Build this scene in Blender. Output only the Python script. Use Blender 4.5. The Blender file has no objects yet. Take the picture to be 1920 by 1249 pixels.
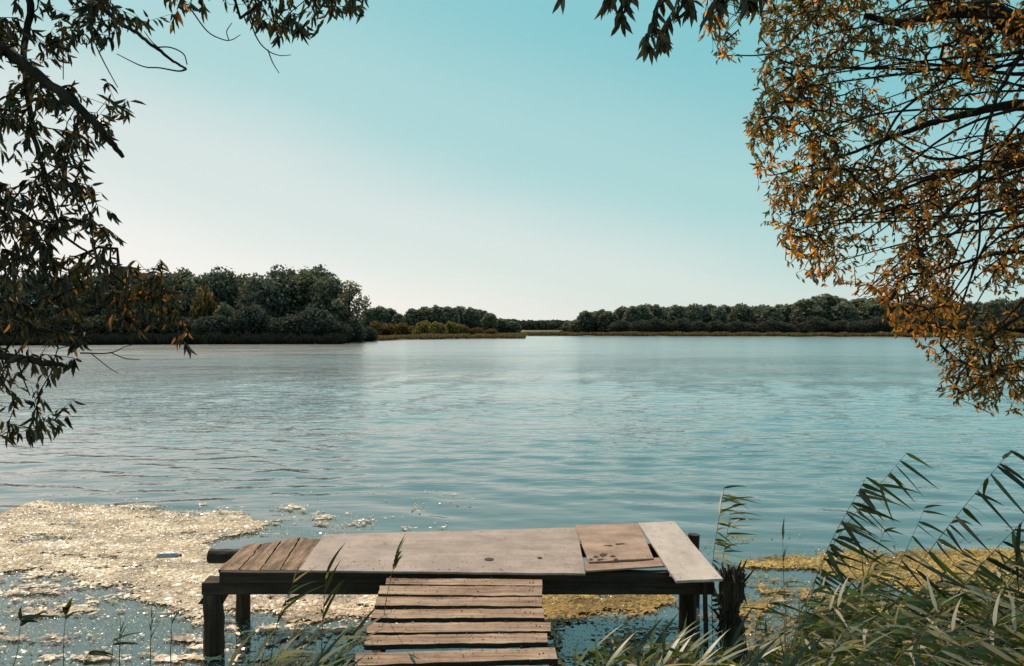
import bpy, math, random
import numpy as np
from mathutils import Vector

SC = bpy.context.scene
COL = SC.collection
rnd = random.Random(7)
NR = np.random.default_rng(11)
F = 1387.0; CX = 960.0; HY = 618.0; CH = 2.6     # focal length in px, horizon row, eye height

# ------------------------------------------------------------------ helpers
def P(px, py, z=0.0):
    """point of the photo lying at height z"""
    D = F*(CH-z)/(py-HY)
    return np.array([(px-CX)*D/F, D, z])
def Q(px, py, D):
    """point of the photo lying at depth D"""
    return np.array([(px-CX)*D/F, D, CH-(py-HY)*D/F])

def tag(o, label=None, cat=None, group=None, kind=None):
    if label: o['label'] = label
    if cat: o['category'] = cat
    if group: o['group'] = group
    if kind: o['kind'] = kind
    return o
def empty(name, loc=(0,0,0), rz=0):
    o = bpy.data.objects.new(name, None); COL.objects.link(o)
    o.empty_display_size = .1
    o.location = loc; o.rotation_euler = (0,0,rz); return o
def thing(name, label, cat, loc=(0,0,0), rz=0, group=None):
    return tag(empty(name, loc, rz), label, cat, group)
def copy_tree(o, parent=None):
    c = o.copy(); COL.objects.link(c); c.parent = parent
    for ch in list(o.children): copy_tree(ch, c)
    return c

def mesh(name, V, Fc, mat=None, parent=None, col=None, smooth=False):
    """V (n,3), Fc (m,4) array or list of tuples; col (n,3)"""
    me = bpy.data.meshes.new(name)
    V = np.asarray(V, dtype=np.float32)
    if isinstance(Fc, np.ndarray):
        k = Fc.shape[1]
        me.vertices.add(len(V)); me.vertices.foreach_set('co', V.ravel())
        me.loops.add(Fc.size); me.loops.foreach_set('vertex_index', Fc.astype(np.int32).ravel())
        me.polygons.add(len(Fc))
        me.polygons.foreach_set('loop_start', np.arange(0, Fc.size, k, dtype=np.int32))
        me.update(calc_edges=True)
    else:
        me.from_pydata(V.tolist(), [], [tuple(int(i) for i in f) for f in Fc]); me.update()
    if col is not None:
        a = me.attributes.new('Tint', 'FLOAT_COLOR', 'POINT')
        c = np.ones((len(V),4), dtype=np.float32); c[:,:3] = col
        a.data.foreach_set('color', c.ravel())
    if smooth: me.polygons.foreach_set('use_smooth', np.ones(len(me.polygons), dtype=bool))
    o = bpy.data.objects.new(name, me); COL.objects.link(o)
    if mat: me.materials.append(mat)
    if parent is not None: o.parent = parent
    return o

def norm(v):
    n = np.linalg.norm(v, axis=-1, keepdims=True); n[n < 1e-9] = 1; return v/n

# value noise
_T = NR.random((256,256))
def vnoise(x, y):
    xi = np.floor(x).astype(int); yi = np.floor(y).astype(int)
    fx = x-xi; fy = y-yi; fx = fx*fx*(3-2*fx); fy = fy*fy*(3-2*fy)
    a = _T[xi%256, yi%256]; b = _T[(xi+1)%256, yi%256]; c = _T[xi%256, (yi+1)%256]; d = _T[(xi+1)%256, (yi+1)%256]
    return (a*(1-fx)+b*fx)*(1-fy)+(c*(1-fx)+d*fx)*fy
def fbm(x, y, o=4):
    s = 0; a = .5; t = 0
    for i in range(o):
        s = s + a*vnoise(x*2**i+17*i, y*2**i+31*i); t += a; a *= .5
    return s/t
def inpoly(x, y, poly):
    r = np.zeros(x.shape, bool); n = len(poly); j = n-1
    for i in range(n):
        xi, yi = poly[i]; xj, yj = poly[j]
        c = ((yi > y) != (yj > y)) & (x < (xj-xi)*(y-yi)/((yj-yi) or 1e-9)+xi)
        r ^= c; j = i
    return r

class Tubes:
    def __init__(s): s.V = []; s.F = []; s.n = 0
    def add(s, pts, rad, k=5, cap=True, rough=0):
        pts = np.asarray(pts, float); m = len(pts)
        rad = np.broadcast_to(np.asarray(rad, float), (m,))
        t = np.zeros_like(pts); t[:-1] += pts[1:]-pts[:-1]; t[1:] += pts[1:]-pts[:-1]
        t = norm(t)
        ref = np.array([0,0,1.]) if abs(t[0][2]) < .8 else np.array([1.,0,0])
        rings = []
        for i in range(m):
            u = np.cross(t[i], ref); u /= (np.linalg.norm(u) or 1); w = np.cross(u, t[i]); ref = w if np.linalg.norm(w) > .1 else ref
            a = np.arange(k)*2*math.pi/k
            rr = rad[i]*(1+(NR.random(k)-.5)*rough)
            rings.append(pts[i]+np.outer(np.cos(a)*rr, u)+np.outer(np.sin(a)*rr, w))
            ref = w
        s.V.append(np.vstack(rings))
        f = []
        for i in range(m-1):
            for j in range(k):
                f.append((s.n+i*k+j, s.n+i*k+(j+1)%k, s.n+(i+1)*k+(j+1)%k, s.n+(i+1)*k+j))
        if cap:
            f.append(tuple(s.n+j for j in reversed(range(k)))); f.append(tuple(s.n+(m-1)*k+j for j in range(k)))
        s.F += f; s.n += m*k
    def build(s, name, mat, parent=None, smooth=True):
        return mesh(name, np.vstack(s.V), s.F, mat, parent, smooth=smooth)

def spline(pts, n=6):
    """Catmull-Rom through points of any dimension"""
    p = np.asarray(pts, float); p = np.vstack([2*p[0]-p[1], p, 2*p[-1]-p[-2]])
    out = []
    for i in range(1, len(p)-2):
        for k in range(n):
            t = k/n
            out.append(.5*((2*p[i])+(-p[i-1]+p[i+1])*t+(2*p[i-1]-5*p[i]+4*p[i+1]-p[i+2])*t*t+(-p[i-1]+3*p[i]-3*p[i+1]+p[i+2])*t**3))
    out.append(p[-2]); return np.array(out)

# ------------------------------------------------------------------ materials
def newmat(name):
    m = bpy.data.materials.new(name); m.use_nodes = True
    nt = m.node_tree; nt.nodes.clear()
    out = nt.nodes.new('ShaderNodeOutputMaterial'); return m, nt, out
def N(nt, t, **kw):
    n = nt.nodes.new(t)
    for k, v in kw.items():
        if k in n.inputs: n.inputs[k].default_value = v
        else: setattr(n, k, v)
    return n
def ramp(nt, src, stops):
    r = nt.nodes.new('ShaderNodeValToRGB')
    while len(r.color_ramp.elements) < len(stops): r.color_ramp.elements.new(.5)
    for e, (p, c) in zip(r.color_ramp.elements, stops):
        e.position = p; e.color = (*c, 1) if len(c) == 3 else c
    nt.links.new(src, r.inputs[0]); return r
def coords(nt, scale=(1,1,1), kind='Object', rot=(0,0,0)):
    tc = nt.nodes.new('ShaderNodeTexCoord'); mp = nt.nodes.new('ShaderNodeMapping')
    mp.inputs['Scale'].default_value = scale; mp.inputs['Rotation'].default_value = rot
    nt.links.new(tc.outputs[kind], mp.inputs[0]); return mp.outputs[0]

def leaf_mat(name, trans=.4, rough=.5, gloss=.1, tmul=(1,1,1)):
    m, nt, out = newmat(name)
    at = N(nt, 'ShaderNodeAttribute', attribute_name='Tint')
    d = N(nt, 'ShaderNodeBsdfDiffuse'); t = N(nt, 'ShaderNodeBsdfTranslucent')
    nt.links.new(at.outputs['Color'], d.inputs[0])
    mu = N(nt, 'ShaderNodeMix', data_type='RGBA', blend_type='MULTIPLY'); mu.inputs[0].default_value = 1
    nt.links.new(at.outputs['Color'], mu.inputs[6]); mu.inputs[7].default_value = (*tmul, 1)
    nt.links.new(mu.outputs[2], t.inputs[0])
    mx = N(nt, 'ShaderNodeMixShader'); mx.inputs[0].default_value = trans
    nt.links.new(d.outputs[0], mx.inputs[1]); nt.links.new(t.outputs[0], mx.inputs[2])
    if gloss > 0:
        g = N(nt, 'ShaderNodeBsdfGlossy', Roughness=rough); mg = N(nt, 'ShaderNodeMixShader'); mg.inputs[0].default_value = gloss
        nt.links.new(mx.outputs[0], mg.inputs[1]); nt.links.new(g.outputs[0], mg.inputs[2]); nt.links.new(mg.outputs[0], out.inputs[0])
    else: nt.links.new(mx.outputs[0], out.inputs[0])
    return m

def wood_mat(name, c1, c2, c3, grain=(2,30,30), rough=.75, bump=.4, stain=0.5, spec=.4):
    m, nt, out = newmat(name)
    b = N(nt, 'ShaderNodeBsdfPrincipled', Roughness=rough); b.inputs['Specular IOR Level'].default_value = spec
    v = coords(nt, grain)
    n1 = N(nt, 'ShaderNodeTexNoise', Scale=1.0, Detail=8, Roughness=.65); nt.links.new(v, n1.inputs['Vector'])
    r1 = ramp(nt, n1.outputs[0], [(.3, c1), (.5, c2), (.7, c3)])
    v2 = coords(nt, (3,3,3)); n2 = N(nt, 'ShaderNodeTexNoise', Scale=1.3, Detail=6, Roughness=.7); nt.links.new(v2, n2.inputs['Vector'])
    r2 = ramp(nt, n2.outputs[0], [(.32, (1-stain,)*3), (.62, (1,1,1))])
    v3 = coords(nt, (26,26,26)); n3 = N(nt, 'ShaderNodeTexNoise', Scale=1.3, Detail=5, Roughness=.8); nt.links.new(v3, n3.inputs['Vector'])
    r3 = ramp(nt, n3.outputs[0], [(.30, (.42,.36,.31)), (.46, (1,1,1))])
    mu = N(nt, 'ShaderNodeMix', data_type='RGBA', blend_type='MULTIPLY'); mu.inputs[0].default_value = 1
    nt.links.new(r1.outputs[0], mu.inputs[6]); nt.links.new(r2.outputs[0], mu.inputs[7])
    mu2 = N(nt, 'ShaderNodeMix', data_type='RGBA', blend_type='MULTIPLY'); mu2.inputs[0].default_value = .7
    nt.links.new(mu.outputs[2], mu2.inputs[6]); nt.links.new(r3.outputs[0], mu2.inputs[7])
    nt.links.new(mu2.outputs[2], b.inputs['Base Color'])
    bp = N(nt, 'ShaderNodeBump', Strength=bump, Distance=.01); nt.links.new(n1.outputs[0], bp.inputs['Height'])
    nt.links.new(bp.outputs[0], b.inputs['Normal']); nt.links.new(b.outputs[0], out.inputs[0])
    return m

M = {}
M['rough_plank'] = wood_mat('weathered_plank', (.10,.055,.035), (.29,.18,.115), (.47,.32,.215), (22,1.6,22), .8, 1, .5, .2)
M['ramp_plank'] = wood_mat('gangway_plank', (.15,.085,.055), (.38,.245,.165), (.56,.40,.29), (1.5,26,26), .8, 1, .35, .2)
M['ply_grey'] = wood_mat('grey_plywood', (.31,.225,.18), (.38,.285,.235), (.44,.34,.285), (1.1,9,9), .6, .2, .38, .25)
M['ply_tan'] = wood_mat('tan_plywood', (.31,.185,.125), (.39,.245,.17), (.45,.30,.22), (2,7,7), .6, .25, .42, .25)
M['ply_white'] = wood_mat('pale_board', (.46,.36,.30), (.52,.42,.355), (.58,.475,.41), (7,1,7), .5, .12, .24, .3)
M['dark_wood'] = wood_mat('dark_beam_side_shade', (.018,.012,.009), (.045,.029,.02), (.10,.065,.045), (1.4,22,22), .85, 1, .5)  # beams; on plank sides this dark tone stands for shade
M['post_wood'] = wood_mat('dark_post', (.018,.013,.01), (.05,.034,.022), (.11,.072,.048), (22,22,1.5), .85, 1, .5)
M['bark'] = wood_mat('willow_bark', (.015,.011,.009), (.035,.026,.02), (.07,.055,.04), (14,14,5), .9, 1, .4, .1)
M['twig'] = wood_mat('twig_bark', (.012,.008,.006), (.03,.019,.013), (.045,.028,.018), (10,10,10), .8, .2, .2, .08)
M['leaf_dark'] = leaf_mat('shaded_willow_leaf', .4, .3, .04, (1.2,1.1,.6))
M['leaf_gold'] = leaf_mat('autumn_willow_leaf', .6, .4, .03, (1.7,1.3,.7))
M['leaf_far'] = leaf_mat('far_foliage', .35, .6, 0, (1.1,1.1,.9))
M['reed_leaf'] = leaf_mat('reed_blade', .35, .42, .05, (1.2,1.2,.6))
M['belt'] = leaf_mat('shore_reed', .35, .6, 0, (1.1,1,.8))
M['algae'] = leaf_mat('algae', .12, .28, .07)

# water
def water_mat():
    m, nt, out = newmat('lake_water')
    b = N(nt, 'ShaderNodeBsdfPrincipled', IOR=2.3)
    b.inputs['Base Color'].default_value = (.062,.070,.062,1)
    v = coords(nt, (1,1,1))
    def noise(sc, rot, scale, det, rough=.5):
        c = coords(nt, sc, rot=(0,0,rot)); n = N(nt, 'ShaderNodeTexNoise', Scale=scale, Detail=det, Roughness=rough)
        nt.links.new(c, n.inputs['Vector']); return n.outputs[0]
    a = noise((.45,1.5,1), .08, 1.5, 3)       # wind ripples, crests across the view
    c = noise((.6,1.6,1), -.25, 4.0, 2)
    g = noise((.05,.11,1), .2, 1.0, 2)      # patches of calm and gust
    rg = ramp(nt, g, [(.38, (.35,)*3), (.62, (1,)*3)])
    mu = N(nt, 'ShaderNodeMath', operation='MULTIPLY'); nt.links.new(c, mu.inputs[0]); mu.inputs[1].default_value = .55
    ad = N(nt, 'ShaderNodeMath', operation='ADD'); nt.links.new(a, ad.inputs[0]); nt.links.new(mu.outputs[0], ad.inputs[1])
    m2 = N(nt, 'ShaderNodeMath', operation='MULTIPLY'); nt.links.new(ad.outputs[0], m2.inputs[0]); nt.links.new(rg.outputs[0], m2.inputs[1])
    # ripples die out in the lee of the bank
    sep = N(nt, 'ShaderNodeSeparateXYZ'); tc = N(nt, 'ShaderNodeTexCoord'); nt.links.new(tc.outputs['Object'], sep.inputs[0])
    mr = N(nt, 'ShaderNodeMapRange'); mr.inputs[1].default_value = 8; mr.inputs[2].default_value = 26; mr.inputs[3].default_value = .07; mr.inputs[4].default_value = 1
    nt.links.new(sep.outputs[1], mr.inputs[0])
    m3 = N(nt, 'ShaderNodeMath', operation='MULTIPLY'); nt.links.new(m2.outputs[0], m3.inputs[0]); nt.links.new(mr.outputs[0], m3.inputs[1])
    ln = N(nt, 'ShaderNodeVectorMath', operation='LENGTH'); nt.links.new(tc.outputs['Object'], ln.inputs[0])
    ro = N(nt, 'ShaderNodeMapRange'); ro.inputs[1].default_value = 14; ro.inputs[2].default_value = 90; ro.inputs[3].default_value = .05; ro.inputs[4].default_value = .16
    nt.links.new(ln.outputs['Value'], ro.inputs[0]); nt.links.new(ro.outputs[0], b.inputs['Roughness'])
    bp = N(nt, 'ShaderNodeBump', Strength=1, Distance=.105); nt.links.new(m3.outputs[0], bp.inputs['Height'])
    nt.links.new(bp.outputs[0], b.inputs['Normal'])
    # far off, wave backs hide and the surface turns into a mirror of the low sky
    gl = N(nt, 'ShaderNodeBsdfGlossy'); gl.inputs[0].default_value = (.96,.93,.90,1); nt.links.new(bp.outputs[0], gl.inputs['Normal']); nt.links.new(ro.outputs[0], gl.inputs['Roughness'])
    mg = N(nt, 'ShaderNodeMapRange'); mg.inputs[1].default_value = 8; mg.inputs[2].default_value = 34; mg.inputs[3].default_value = .05; mg.inputs[4].default_value = .82
    nt.links.new(ln.outputs['Value'], mg.inputs[0]); ms_ = N(nt, 'ShaderNodeMixShader'); nt.links.new(mg.outputs[0], ms_.inputs[0]); nt.links.new(b.outputs[0], ms_.inputs[1]); nt.links.new(gl.outputs[0], ms_.inputs[2])
    nt.links.new(ms_.outputs[0], out.inputs[0]); return m
M['water'] = water_mat()

def ground_mat():
    m, nt, out = newmat('ground')
    b = N(nt, 'ShaderNodeBsdfPrincipled', Roughness=.95)
    v = coords(nt, (1,1,1)); n = N(nt, 'ShaderNodeTexNoise', Scale=.12, Detail=10, Roughness=.7); nt.links.new(v, n.inputs['Vector'])
    r = ramp(nt, n.outputs[0], [(.3, (.06,.055,.025)), (.5, (.13,.105,.045)), (.7, (.20,.16,.07))])
    n2 = N(nt, 'ShaderNodeTexNoise', Scale=9, Detail=6); nt.links.new(v, n2.inputs['Vector'])
    r2 = ramp(nt, n2.outputs[0], [(.35, (.45,)*3), (.6, (1,)*3)])
    mu = N(nt, 'ShaderNodeMix', data_type='RGBA', blend_type='MULTIPLY'); mu.inputs[0].default_value = .8
    nt.links.new(r.outputs[0], mu.inputs[6]); nt.links.new(r2.outputs[0], mu.inputs[7]); nt.links.new(mu.outputs[2], b.inputs['Base Color'])
    bp = N(nt, 'ShaderNodeBump', Strength=.8, Distance=.05); nt.links.new(n2.outputs[0], bp.inputs['Height']); nt.links.new(bp.outputs[0], b.inputs['Normal'])
    nt.links.new(b.outputs[0], out.inputs[0]); return m
M['ground'] = ground_mat()

# ------------------------------------------------------------------ ground and water
def px2az(px): return math.atan((px-CX)/F)
SX = [px2az(p) for p in (-3000,-400,640,690,760,984,987,1100,1500,2400,5000)]
SR = [260,150,134,162,190,213,300,300,286,270,300]
def shore(az): return np.interp(az, SX, SR)
def gheight(x, y):
    r = np.hypot(x, y); az = np.arctan2(x, y)
    S = shore(az)+4*(fbm(az*60+9, az*0+3)-.5)
    far = np.clip((r-S)*.16, -1.5, .35)+np.clip((r-S-20)*.004, 0, 2.5)
    near = np.clip((4.9+.5*(fbm(x*.5, y*0+2)-.5)-y)*.27, -1.5, .95)
    near = near+(near > 0)*.06*(fbm(x*1.5, y*1.5)-.5)
    return np.where(np.abs(az) > 1.45, np.maximum(near, -1.5), np.maximum(near, far))
def polar(rs, az, fn):
    R, A = np.meshgrid(rs, az, indexing='ij'); x = R*np.sin(A); y = R*np.cos(A)
    V = np.stack([x, y, fn(x, y, R)], -1).reshape(-1,3)
    n, m = R.shape; i = np.arange(n-1)[:,None]*m+np.arange(m-1)[None,:]
    return V, np.stack([i, i+1, i+m+1, i+m], -1).reshape(-1,4)[:, ::-1]
rs = np.concatenate([np.linspace(.01, 8, 60), np.geomspace(8.3, 4000, 260)])
rs = np.unique(np.concatenate([rs, np.arange(120, 340, 1.5)]))
azs = np.concatenate([np.linspace(-math.pi, -.75, 70)[:-1], np.linspace(-.75, .75, 420), np.linspace(.75, math.pi, 70)[1:]])
V, Fc = polar(rs, azs, lambda x, y, r: gheight(x, y))
tag(mesh('ground', V, Fc, M['ground'], smooth=True), 'bank under the viewer and low shores around the lake', 'ground', kind='structure')

WV = []
for i in range(46):
    lam = .24*(6.4**rnd.random()**1.15); th = rnd.gauss(.12, .33) ; WV.append((2*math.pi/lam, th, rnd.random()*6.28, lam))
def waves(x, y, r):
    z = np.zeros_like(x); dr = r*.0055
    warpx = x+.6*(fbm(x*.35, y*.35, 2)-.5)*2; warpy = y+.5*(fbm(x*.3+50, y*.3, 2)-.5)*2
    gust = .35+.9*fbm(x*.12+7, y*.08, 3)+.5*np.exp(-((x/np.maximum(y,1)+.33)/.22)**2)*np.clip((y-12)/10, 0, 1)
    for k, th, ph, lam in WV:
        kx = k*math.sin(th); ky = k*math.cos(th)
        fade = np.clip((lam/(dr+1e-6)-3)/4, 0, 1)
        calm = np.clip((y-7.4)/(7 if lam < .7 else 2.5), .10, 1)
        z += np.sin(kx*warpx+ky*warpy+ph)*lam*.0042*fade*calm
    return z*gust
rs = np.concatenate([np.geomspace(2.2, 90, 680)[:-1], np.geomspace(90, 700, 110)])
azs = np.concatenate([np.linspace(-1.35, -.72, 70)[:-1], np.linspace(-.72, .72, 300), np.linspace(.72, 1.35, 70)[1:]])
V, Fc = polar(rs, azs, waves)
tag(mesh('lake_water', V, Fc, M['water'], smooth=True), 'rippled blue green water of the lake', 'water', kind='structure')

# ------------------------------------------------------------------ leaves in bulk
def leaf_arrays(pos, d, nrm, L, W, col, bend=.15):
    """willow leaves: two quads folded on the midrib"""
    d = norm(d); s = norm(np.cross(d, nrm)); n = norm(np.cross(s, d))
    L = L[:,None]; W = W[:,None]
    base = pos; tip = pos+d*L-n*L*bend
    up = n*W*.28
    q1 = pos+d*L*.33+n*L*.02; q2 = pos+d*L*.68-n*L*bend*.35
    v = np.stack([base, q1-s*W*.5+up, q2-s*W*.42+up, tip, q2+s*W*.42+up, q1+s*W*.5+up], 1)
    k = len(pos); b = np.arange(k)[:,None]*6
    f = np.concatenate([b+np.array([[0,1,2,3]]), b+np.array([[0,3,4,5]])], 0)
    return v.reshape(-1,3), f, np.repeat(col, 6, 0)

def grow(seeds, attract, droop=.12, step=.16):
    """join attractors to the nearest wood (Prim); returns node list, parent list"""
    nodes = [np.array(p, float) for p, _ in seeds]; par = [q for _, q in seeds]
    A = np.array(attract); alive = np.ones(len(A), bool)
    nd = np.array(nodes); best = np.full(len(A), 1e9); bi = np.zeros(len(A), int)
    for j, p in enumerate(nodes):
        dd = np.linalg.norm(A-p, axis=1); m = dd < best; best[m] = dd[m]; bi[m] = j
    cnt = len(A)
    while cnt:
        i = int(np.argmin(np.where(alive, best, 1e9))); alive[i] = False; cnt -= 1
        j = bi[i]; a = nodes[j]; b = A[i]; n = max(1, int(np.linalg.norm(b-a)/step))
        prev = j; jit = NR.normal(0, .03, 3); j2 = NR.normal(0, .012, 3)
        new = []
        for k in range(1, n+1):
            t = k/n; p = a+(b-a)*t+np.array([0,0,1])*droop*np.linalg.norm(b-a)*math.sin(math.pi*t)*.8+jit*math.sin(math.pi*t)+j2*math.sin(2*math.pi*t)
            nodes.append(p); par.append(prev); prev = len(nodes)-1; new.append(prev)
        for q in new:
            dd = np.linalg.norm(A-nodes[q], axis=1); m = dd < best; best[m] = dd[m]; bi[m] = q
    return nodes, par

def build_twigs(nodes, par, nseed, r0, name, mat, parent, rmax):
    n = len(nodes); cnt = np.ones(n)
    kids = [[] for _ in range(n)]
    for i in range(n):
        if par[i] >= 0: kids[par[i]].append(i)
    for i in range(n-1, -1, -1):
        if par[i] >= 0 and i >= nseed: cnt[par[i]] += cnt[i]
    rad = np.minimum(r0*cnt**.42, rmax)
    T = Tubes(); done = set()
    for i in range(nseed, n):
        if i in done: continue
        chain = [par[i], i]; done.add(i); j = i
        while kids[j]:
            j = max(kids[j], key=lambda q: cnt[q])
            if j in done: break
            chain.append(j); done.add(j)
        rr = [min(rad[chain[1]], rad[chain[0]])]+[rad[c] for c in chain[1:]]
        T.add([nodes[c] for c in chain], rr, 4, cap=False)
    T.build(name, mat, parent); return kids

def region(polys, n, D0, D1, dens=None):
    out = []
    xs = [p[0] for q in polys for p in q]; ys = [p[1] for q in polys for p in q]
    while len(out) < n:
        x = NR.uniform(min(xs), max(xs), 400); y = NR.uniform(min(ys), max(ys), 400)
        ok = np.zeros(400, bool)
        for q in polys: ok |= inpoly(x, y, q)
        if dens is not None: ok &= NR.random(400) < dens(x, y)
        for a, b in zip(x[ok]+NR.normal(0, 9, ok.sum()), y[ok]+NR.normal(0, 9, ok.sum())): out.append(Q(a, b, NR.uniform(D0, D1)))
    return out[:n]

def limb_nodes(limbs, trunk_pt, seeds):
    for pl in limbs:
        idx = -1
        for p in pl:
            seeds.append((p, idx)); idx = len(seeds)-1
    return seeds

# ------------------------------------------------------------------ left overhanging willow
def trunk_tube(base, top, r0, r1, bendv):
    pts = spline([base, (np.array(base)+top)/2+np.array(bendv), top], 8)
    return pts, np.linspace(r0, r1, len(pts))

def willow(name, label, trunk, limbs, bare, regions, pal, mat, leafL, leafW, step, r0, ndense, droopdown, rmax=.008, spread=.6, tm=M['bark']):
    root = thing(name, label, 'tree', (0,0,0))
    tb, tt, tr0, tr1, bv = trunk
    root.location = tb
    off = -np.array(tb)
    pts, rr = trunk_tube(tb, np.array(tt), tr0, tr1, bv)
    pts = pts+off
    flare = np.linspace(0,1,len(pts)); rr = rr*(1+.5*np.exp(-flare*9))
    T = Tubes(); T.add(pts, rr, 14, rough=.12); T.build('trunk', tm, root)
    seeds = []
    for lb in limbs:
        p = spline([(*Q(a, b, D), r*D/F) for a, b, D, r in lb], 7)
        anchor = pts[np.argmin(np.linalg.norm(pts-(p[0,:3]+off+np.array([0,0,-.25])), axis=1))]
        st = np.array([*(anchor-off), p[0,3]*1.5])
        mid = (st+p[0])/2; mid[2] += .12
        p = np.vstack([spline([st, mid, p[0]], 4)[:-1], p])
        p[:,:3] += NR.normal(0, .0022, (len(p),3))
        T = Tubes(); T.add(p[:,:3]+off, p[:,3], 7, rough=.15); T.build('branch', tm, root)
        idx = -1
        for q in p: seeds.append((q[:3], idx)); idx = len(seeds)-1
    for lb in bare:
        p = spline([(*Q(a, b, D), r*D/F) for a, b, D, r in lb], 5)
        T = Tubes(); T.add(p[:,:3]+off, p[:,3], 5); T.build('twig', M['twig'], root)
    att = []
    for polys, n, D0, D1, dens in regions: att += region(polys, n, D0, D1, dens)
    nodes, par = grow(seeds, att, .10, step)
    ns = len(seeds)
    n2 = [np.array(p)+off for p in nodes]
    kids = build_twigs(n2, par, ns, r0, 'twigs', M['twig'], root, rmax)
    pos = []; dr = []
    for i in range(ns, len(n2)):
        t = n2[i]-n2[par[i]]
        tip = not kids[i]
        k = NR.poisson(ndense*(1.7 if tip else 1.0))+(2 if tip else 0)
        for _ in range(k):
            f = NR.random(); pos.append(n2[par[i]]+t*(f if not tip or NR.random() < .75 else 1))
            tt_ = t/(np.linalg.norm(t)+1e-6)
            sp = NR.normal(0, spread, 3)
            dr.append(tt_*.55+sp+np.array([0,0,-droopdown]))
    pos = np.array(pos); dr = np.array(dr); k = len(pos)
    nrm = NR.normal(0, 1, (k,3))+np.array([0,0,.5])
    L = leafL*NR.uniform(.55, 1.2, k); W = leafW*NR.uniform(.75, 1.25, k)
    col = pal(pos-off, k)
    v, f, c = leaf_arrays(pos, dr, nrm, L, W, col, .22)
    mesh('foliage', v, f, mat, root, c)
    return root

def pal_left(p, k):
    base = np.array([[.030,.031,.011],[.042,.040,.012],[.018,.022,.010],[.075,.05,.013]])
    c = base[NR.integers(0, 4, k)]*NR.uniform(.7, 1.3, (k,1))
    # autumn leaves near two places
    for q, rad, pr in ((Q(330,10,3.1), .28, .45), (Q(130,225,3.2), .12, .5), (Q(290,560,3.2), .25, .10), (Q(345,615,3.2), .1, .7), (Q(120,610,3.1), .25, .12)):
        m = (np.linalg.norm(p-q, axis=1) < rad) & (NR.random(k) < pr)
        c[m] = np.array([.42,.17,.03])*NR.uniform(.6, 1.2, (int(m.sum()),1))
    m = NR.random(k) < .012; c[m] = [.36,.20,.03]
    return c

Lpoly = [(-260,-140),(720,-140),(690,5),(640,30),(560,88),(500,62),(440,18),(330,40),(290,55),(235,40),(185,82),(100,100),(95,150),(160,165),(235,172),(238,215),(205,245),(165,300),(185,345),(215,440),(240,480),(260,500),(240,560),(150,625),(150,660),(165,720),(130,790),(40,822),(-260,830)]
Lspur = [(220,500),(300,505),(350,560),(340,640),(300,600),(250,610),(200,590)]
def ld(x, y):
    d = np.where(y > 640, .55, 1.0)
    d = np.where((y > 100) & (y < 160) & (x > 60), .5, d)
    d = np.where((x > 250) & (y < 100), .75, d)
    d = np.where((y > 660) & (y < 730) & (x > 60), .15, d)
    return d*np.clip(fbm(x/45, y/45, 2)*2.8-.75, .10, 1)
willow('willow_tree', 'dark leaved willow hanging in at the left with a thick bare slanting branch', 
    ((-3.9, 2.3, .45), (-3.3, 3.0, 6.5), .24, .13, (-.15,.05,0)),
    [ [(-250,-60,3.0,15),(0,88,2.8,11.5),(60,133,2.75,10.5),(150,203,2.7,8),(205,262,2.7,6.5),(233,297,2.7,3.5)],
      [(-200,-300,3.3,9),(40,-40,3.2,7),(45,100,3.15,5.5),(62,240,3.1,4.5),(85,330,3.1,4),(110,422,3.1,2.2)],
      [(-100,-220,3.0,9),(130,-60,3.0,6),(205,28,2.95,4.5),(250,58,2.95,3.5),(290,88,2.9,3.2),(330,118,2.9,2.4),(350,131,2.9,2)],
      [(-260,600,2.9,10),(-60,655,2.8,8),(30,670,2.8,7),(80,680,2.8,6),(118,685,2.8,4)],
      [(-260,480,3.2,8),(-40,560,3.2,5),(60,610,3.2,3.5),(150,628,3.2,2.5),(250,590,3.2,1.2),(330,560,3.2,.8)],
      [(-100,-330,3.2,11),(120,-150,3.3,8),(300,-90,3.4,6),(480,-50,3.4,4),(600,-30,3.4,2.5),(680,-10,3.4,1.4)],
      [(-300,250,3.3,10),(-80,330,3.3,6),(40,400,3.3,4),(130,450,3.3,2.4),(200,500,3.3,1.4)] ],
    [ [(350,131,2.9,2),(335,134,2.9,1.6),(300,128,2.9,1.4),(268,125,2.9,1.2),(220,102,2.9,.8)],
      [(292,90,2.9,1.4),(320,90,2.9,1.3),(345,102,2.9,1.2),(352,122,2.9,1.1)], [(300,92,2.9,1),(285,78,2.9,.9),(272,60,2.9,.7)],
      [(360,20,3.3,1.5),(390,60,3.3,1.2),(418,75,3.3,1.1),(435,76,3.3,.9),(452,66,3.3,.6)], [(430,76,3.3,1),(426,60,3.3,.9),(436,44,3.3,.7)],
      [(468,35,3.3,1.6),(484,75,3.3,1.3),(503,96,3.3,1.1),(525,105,3.3,.9),(547,104,3.3,.6)], [(503,94,3.3,1.2),(512,118,3.3,1),(524,138,3.3,.7)],
      [(178,78,3.1,1.3),(195,115,3.1,1.2),(222,165,3.1,.8)], [(120,90,3.1,1),(120,150,3.1,.8)],
      [(150,662,2.9,1.6),(205,662,2.9,1.2),(235,650,2.9,.8),(250,646,2.9,.5)], [(205,660,2.9,1.1),(235,672,2.9,.9),(262,674,2.9,.6)], [(172,664,2.9,1),(205,690,2.9,.8),(222,700,2.9,.5)],
      [(28,655,2.8,1.6),(40,700,2.8,1.4),(56,742,2.8,1)] ],
    [ ([Lpoly], 2150, 2.7, 3.7, ld), ([Lspur], 95, 3.0, 3.5, None) ],
    pal_left, M['leaf_dark'], .062, .0125, .10, .0009, 3.0, .8, rmax=.0075, spread=.36)

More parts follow.
